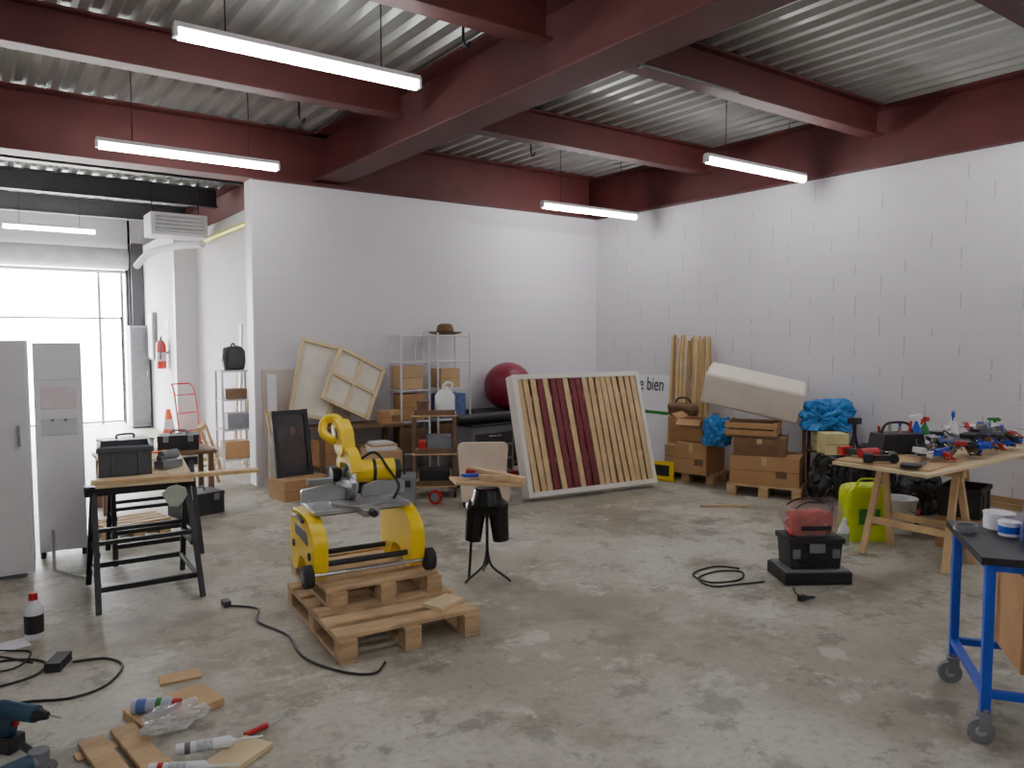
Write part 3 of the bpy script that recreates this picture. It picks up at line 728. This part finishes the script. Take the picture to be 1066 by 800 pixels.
# ------------------------------------------------------------------ back wall clutter
b=B('plaster_board'); b.box((0,0,.62),(.40,.02,1.24),PLAST); b.done((2.72,8.04,0),rot=(-2,0,0))
b=B('wood_plank'); b.box((0,0,.6),(.09,.03,1.2),WHT); b.done((2.56,7.88,0),rot=(-3,1,0),bevel=.002)
b=B('wood_plank'); b.box((0,0,.42),(.06,.03,.85),WOOD); b.done((2.64,7.72,0),rot=(-8,-10,0),bevel=.002)
b=B('framed_picture'); 
for x in (-.17,.17): b.box((x,0,.33),(.045,.035,.66),BLK)
for z in (.025,.635): b.box((0,0,z),(.30,.035,.045),BLK)
b.box((0,.005,.33),(.30,.01,.58),M('dark_painting',(58,50,50),.35,0,.8,5)); b.blob((.02,-.001,.45),(.028,.004,.042),M('portrait_skin',(112,84,72),.6),1,.1); b.blob((.01,-.001,.26),(.08,.004,.14),M('portrait_coat',(74,58,58),.6),2,.1)
b.done((2.58,7.28,.215),rot=(-10,0,8),bevel=.003)
cbox('cardboard_box',.5,.34,.20,(2.64,7.32,0),8,CARD)
b=B('low_workbench'); b.box((0,0,.62),(1.0,.5,.03),WOODD)
for x in (-.46,.46):
    for y in (-.21,.21): b.box((x,y,.30),(.05,.05,.60),WOODD)
b.box((0,0,.2),(.95,.45,.02),WOODD); b.done((3.42,7.74,0),0,.003)
def canvas(name,w,h,loc,rot,bars=True):
    b=B(name)
    for x in (-w/2+.02,w/2-.02): b.box((x,-.012,0),(.04,.03,h),WOODL)
    for z in (-h/2+.02,h/2-.02): b.box((0,-.012,z),(w-.08,.03,.04),WOODL)
    b.box((0,.008,0),(w,.006,h),CANV)
    if bars: b.box((0,-.01,0),(.04,.022,h-.08),WOODL); b.box((0,-.011,0),(w-.08,.024,.04),WOODL)
    return b.done(loc,rot=rot,bevel=.002)
canvas('stretched_canvas',.46,.84,(3.02,7.86,1.13),(-10,14,0),False)
canvas('stretched_canvas',.60,.64,(3.43,7.78,1.08),(-12,27,0),True)
canvas('stretched_canvas',.34,.44,(3.30,7.96,.88),(-4,0,0),False)
cbox('cardboard_box',.32,.3,.28,(3.14,7.72,.212),5,CARD); cbox('cardboard_box',.34,.32,.2,(3.60,7.72,.212),-6,CARD2)
cbox('cardboard_box',.22,.16,.14,(3.76,7.60,.637),-6,CARD)
def rack(loc,w,d,h,levels,mat=WHT):
    b=B('metal_shelf_rack')
    for x in (-w/2,w/2):
        for y in (-d/2,d/2): b.cyl((x,y,0),(x,y,h),.012,mat,seg=8)
    for z in levels:
        for y in (-d/2,d/2): b.cyl((-w/2,y,z),(w/2,y,z),.009,mat,seg=8)
        for x in (-w/2,w/2): b.cyl((x,-d/2,z),(x,d/2,z),.009,mat,seg=8)
        for i in range(1,6): b.cyl((-w/2,-d/2+d*i/6,z),(w/2,-d/2+d*i/6,z),.004,mat,seg=6)
    b.done(loc)
LV=(.25,.62,.98,1.3,1.6)
RK=M('grey_white_wire',(212,213,218),.5,0,.05)
rack((4.13,7.82,0),.36,.32,1.62,LV,RK); rack((4.64,7.82,0),.44,.34,1.64,LV,RK)
for (x,z,sx,sz,mt) in ((4.11,.995,.28,.26,CARD2),(4.13,.635,.28,.3,CARD),(4.62,.995,.26,.22,CARD2),(4.66,.635,.34,.28,M('blue_white_box',(90,110,160),.5,0,.4,14)),(4.64,.265,.36,.3,WOODD),(4.13,.265,.28,.28,WOODD)):
    cbox('storage_box',sx,.24,sz,(x,7.82,z),0,mt,tape=False)
b=B('straw_hat'); b.lathe([(0,.13),(.05,.135),(.085,.12),(.1,.08),(.105,.03),(.12,.015),(.19,.03),(.2,.04),(.19,.022),(.11,.004),(0,.004)],(0,0,0),STRAW,32); b.lathe([(.107,.025),(.106,.05)],(0,0,0),BLK)
b.done((4.62,7.82,1.612),20)
b=B('storage_cabinet'); b.box((0,0,.34),(1.0,.55,.62),WOODD); b.box((0,0,.665),(1.04,.58,.03),BLK); 
for x in (-.24,.24): b.box((x,-.28,.34),(.44,.015,.54),BLKM); b.cyl((x*.2,-.29,.36),(x*.2,-.30,.36),.012,CHR)
b.box((0,0,.015),(.96,.5,.03),BLK); b.done((5.50,7.78,0),0,.004)
b=B('exercise_ball'); 
prof=[(max(0,.3*math.sin(R(a)))+(.0015 if a%15==0 and 10<a<170 else 0),-.295*math.cos(R(a))) for a in range(0,181,5)]
prof[0]=(0,-.295);prof[-1]=(0,.295); b.lathe(prof,(0,0,.295),REDB,40); b.cyl((0,-.301,.295),(0,-.296,.295),.012,PWH,seg=10); b.done((5.48,7.74,.682))
b=B('rolled_mat'); b.cyl((-.5,0,.06),(.5,0,.06),.06,BLK,seg=24); b.cyl((-.505,0,.06),(.505,0,.06),.02,GRY,seg=12); b.done((4.86,7.22,.605),6)
b=B('tool_cabinet'); b.box((0,0,.31),(.6,.32,.58),GRY); b.box((0,0,.592),(.62,.34,.02),BLK); b.box((0,0,.01),(.56,.28,.02),BLK)
for z in (.12,.28,.44): b.box((0,-.165,z),(.54,.01,.13),STEELD); b.box((0,-.175,z+.03),(.2,.012,.014),CHR)
b.done((4.80,7.24,0),6,.003)
b=B('wooden_side_cart')
for x in (-.2,.2):
    for y in (-.17,.17): b.box((x,y,.45),(.035,.035,.78),WOODD); b.cyl((x-.012,y,.035),(x+.012,y,.035),.035,RUB)
for z in (.12,.44,.82): b.box((0,0,z),(.44,.38,.02),WOOD); b.box((0,-.185,z+.03),(.4,.015,.05),WOODD)
b.box((.0,0,.2),(.3,.28,.13),BLK); b.box((.05,0,.53),(.24,.26,.15),GRY); b.box((-.12,.0,.5),(.08,.2,.1),RED)
b.done((3.78,6.62,0),-30,.003)
b=B('red_castor_wheel'); b.cyl((-.012,0,.07),(.012,0,.07),.07,RED,seg=24); b.cyl((-.015,0,.07),(.015,0,.07),.045,GRY,seg=20); b.done((3.56,6.22,0),30)
b=B('white_jerrycan'); b.lathe([(0,0),(.09,0),(.1,.03),(.1,.17),(.06,.22),(.035,.23),(.035,.26),(0,.26)],(0,0,0),PWH); b.tube([(.05,0,.22),(.09,0,.28),(.02,0,.3),(-.03,0,.26)],.012,PWH,8); b.done((3.88,6.58,.832))
b=B('glue_pot'); b.lathe([(0,0),(.06,0),(.06,.1),(.065,.1),(.065,.12),(0,.12)],(0,0,0),WOODD); b.done((3.66,6.64,.832))
toolcase('tool_box',.34,.26,.3,(3.24,6.38,0),-30,GRY)
toolcase('tool_case',.38,.28,.14,(3.0,6.95,0),15,BLK)
toolcase('tool_case',.34,.28,.14,(3.0,6.95,.18),5,GRY)
cbox('cardboard_box',.4,.34,.42,(3.45,7.16,0),-20,CARD2,False)
b=B('stack_of_papers'); b.box((0,0,.02),(.3,.22,.04),PWH); b.box((.01,0,.05),(.28,.2,.02),CARD2,(0,0,8)); b.box((0,.01,.07),(.2,.2,.02),PWH,(0,0,20)); b.done((3.45,7.16,.424),-20,.002)
b=B('beige_chair')
for x in (-.2,.2):
    for y in (-.19,.19): b.cyl((x,y,0),(x,y,.24 if y<0 else .45),.012,BLKM,seg=8)
b.prism(rounded([(-.23,.20),(.23,.20),(.25,.53),(.21,.56),(-.21,.56),(-.25,.53)],.03),.16,.21,BEI,'XZ')
b.box((0,-.02,.25),(.46,.42,.05),BEI); b.prism(rounded([(-.22,.06),(.22,.06),(.24,.265),(-.24,.265)],.02),-.245,-.235,BEI,'XZ')
b.done((3.98,6.02,0),-30,.012)
b=B('scrap_pile')
rr=random.Random(11)
for i in range(24):
    x=rr.uniform(-.5,.5); y=rr.uniform(-.1,.1); sx,sy,sz=rr.uniform(.05,.2),rr.uniform(.03,.12),rr.uniform(.02,.14)
    b.box((x,y,sz/2+.002),(sx,sy,sz),rr.choice([BLK,GRY,WOODD,WOOD,PWH,RED,CARD,BLU,BLK]),(0,0,rr.uniform(0,180)))
b.done((4.65,6.84,0),-5,.002)
b=B('small_parts_box'); b.box((0,0,.05),(.26,.18,.1),M('ochre_plastic',(205,165,60),.5)); b.box((0,0,.104),(.22,.14,.008),BLK); b.done((2.86,6.62,0),25,.004)

# ------------------------------------------------------------------ items in/through the opening
sawhorse('wooden_trestle',.5,.4,.62,(2.05,8.75,0),70,WOOD,.03,.06)
b=B('narrow_shelving')
for x in (-.17,.17):
    for y in (-.14,.14): b.box((x,y,.6),(.025,.025,1.2),RK)
for z in (.15,.5,.85,1.19): b.box((0,0,z),(.36,.31,.018),RK)
b.box((0,0,.26),(.28,.24,.2),CARD); b.box((.02,0,.60),(.26,.22,.18),GRY); b.box((0,0,.92),(.25,.2,.12),WOODD)
b.done((2.54,9.2,0),0,.002)
b=B('black_backpack'); b.blob((0,0,.13),(.13,.10,.15),BLK,4,.12,1.8,4,0,4,crease=.4); b.tube([(-.03,0,.27),(0,0,.31),(.03,0,.27)],.01,BLK); b.box((0,-.1,.1),(.16,.03,.12),BLK); b.done((2.54,9.2,1.202))
for i,(x,dx,c_,h_) in enumerate(((2.74,1,WOOD,1.3),(2.78,-2,WHT,1.75),(2.8,0,WOODP,1.15))):
    b=B('wood_plank'); b.box((0,0,h_/2),(.025,.09,h_),c_); b.done((x,9.6+i*.3,0),rot=(0,4+dx,0),bevel=.002)
b=B('hand_truck')
for x in (-.16,.16): b.tube([(x,0,.15),(x,0,.8),(x*.9,.06,.96)],.011,RED,8); b.cyl((x-.02 if x<0 else x+.0,.06,.08),(x if x<0 else x+.02,.06,.08),.08,RUB,seg=20)
for z in (.3,.55,.8): b.cyl((-.16,0,z),(.16,0,z),.009,RED,seg=8)
b.box((0,-.1,.02),(.32,.2,.012),RED); b.box((0,0,.09),(.32,.02,.14),RED); b.cyl((-.145,.06,.96),(.145,.06,.96),.011,RED,seg=8)
b.done((2.45,11.0,0),rot=(-8,0,25))
b=B('traffic_cone'); OR=M('orange_cone',(240,100,50),.5)
b.box((0,0,.015),(.26,.26,.03),OR); b.lathe([(.11,.03),(.085,.2)],(0,0,0),OR); b.lathe([(.085,.2),(.06,.35)],(0,0,0),PWH); b.lathe([(.06,.35),(.03,.5),(0,.5)],(0,0,0),OR); b.done((2.42,12.3,0),20)
b=B('fire_extinguisher'); b.lathe([(0,0),(.07,0),(.075,.02),(.075,.38),(.05,.44),(.02,.46),(0,.46)],(0,0,0),RED); b.lathe([(.0765,.12),(.0765,.26)],(0,0,0),PWH); b.cyl((0,0,.45),(0,0,.5),.02,BLK); b.beam((0,0,.5),(.0,-.1,.53),.02,.012,BLK); b.tube([(0,-.02,.48),(-.03,-.1,.4),(-.03,-.09,.15)],.01,BLK,8); b.box((.085,0,.25),(.04,.05,.04),GRY)
b.box((.096,0,.72),(.006,.16,.16),RED)
b.done((2.5,13.1,1.08))
b=B('unit_heater'); b.box((0,0,0),(.72,.5,.3),WHT); b.box((0,-.255,0),(.62,.01,.22),M('pale_grille',(185,187,192),.5))
for z in (-.08,-.03,.02,.07): b.box((0,-.262,z),(.6,.02,.015),WHT)
for x in (-.3,.3): b.cyl((x,0,.15),(x,0,.62),.008,BLKM,seg=6)
b.done((2.40,11.35,3.11),0,.006)
b=B('gas_pipe'); YP=M('yellow_pipe',(225,225,40),.4); b.tube([(2.80,8.4,2.96),(2.80,10,2.96),(2.80,12.3,2.96)],.035,YP,10,2); b.done()
b=B('flue_duct'); b.tube([(2.66,11.0,2.86),(2.4,11.6,2.86),(2.2,12.2,2.80),(2.1,12.6,2.65)],.05,WHT,14,6); 
b.done()
b=B('electrical_panel'); b.box((0,0,0),(.06,.4,.8),GRY); b.box((-.035,0,0),(.01,.34,.74),WHT); b.done((2.56,14.1,1.6),0,.004)
b=B('metal_locker'); b.box((0,0,.9),(.30,.4,1.76),M('locker_grey',(150,152,160),.5)); b.box((-.0,-.21,.9),(.27,.02,1.68),GRY); b.box((.1,-.225,.95),(.02,.02,.12),CHR); b.box((0,0,.01),(.28,.36,.02),BLK); b.done((2.42,14.66,0),0,.005)

# ------------------------------------------------------------------ world + camera
w=bpy.data.worlds.new('World'); SC.world=w; w.use_nodes=True
bg=w.node_tree.nodes['Background']; bg.inputs[0].default_value=(.96,.98,1,1); bg.inputs[1].default_value=40
cam=bpy.data.cameras.new('camera'); co=bpy.data.objects.new('camera',cam); SC.collection.objects.link(co)
cam.sensor_width=36; cam.lens=36*790/1066; cam.clip_start=.05; cam.clip_end=200
co.location=(0,0,1.6); co.rotation_euler=(R(90-3.62),0,R(-35.6)); SC.camera=co
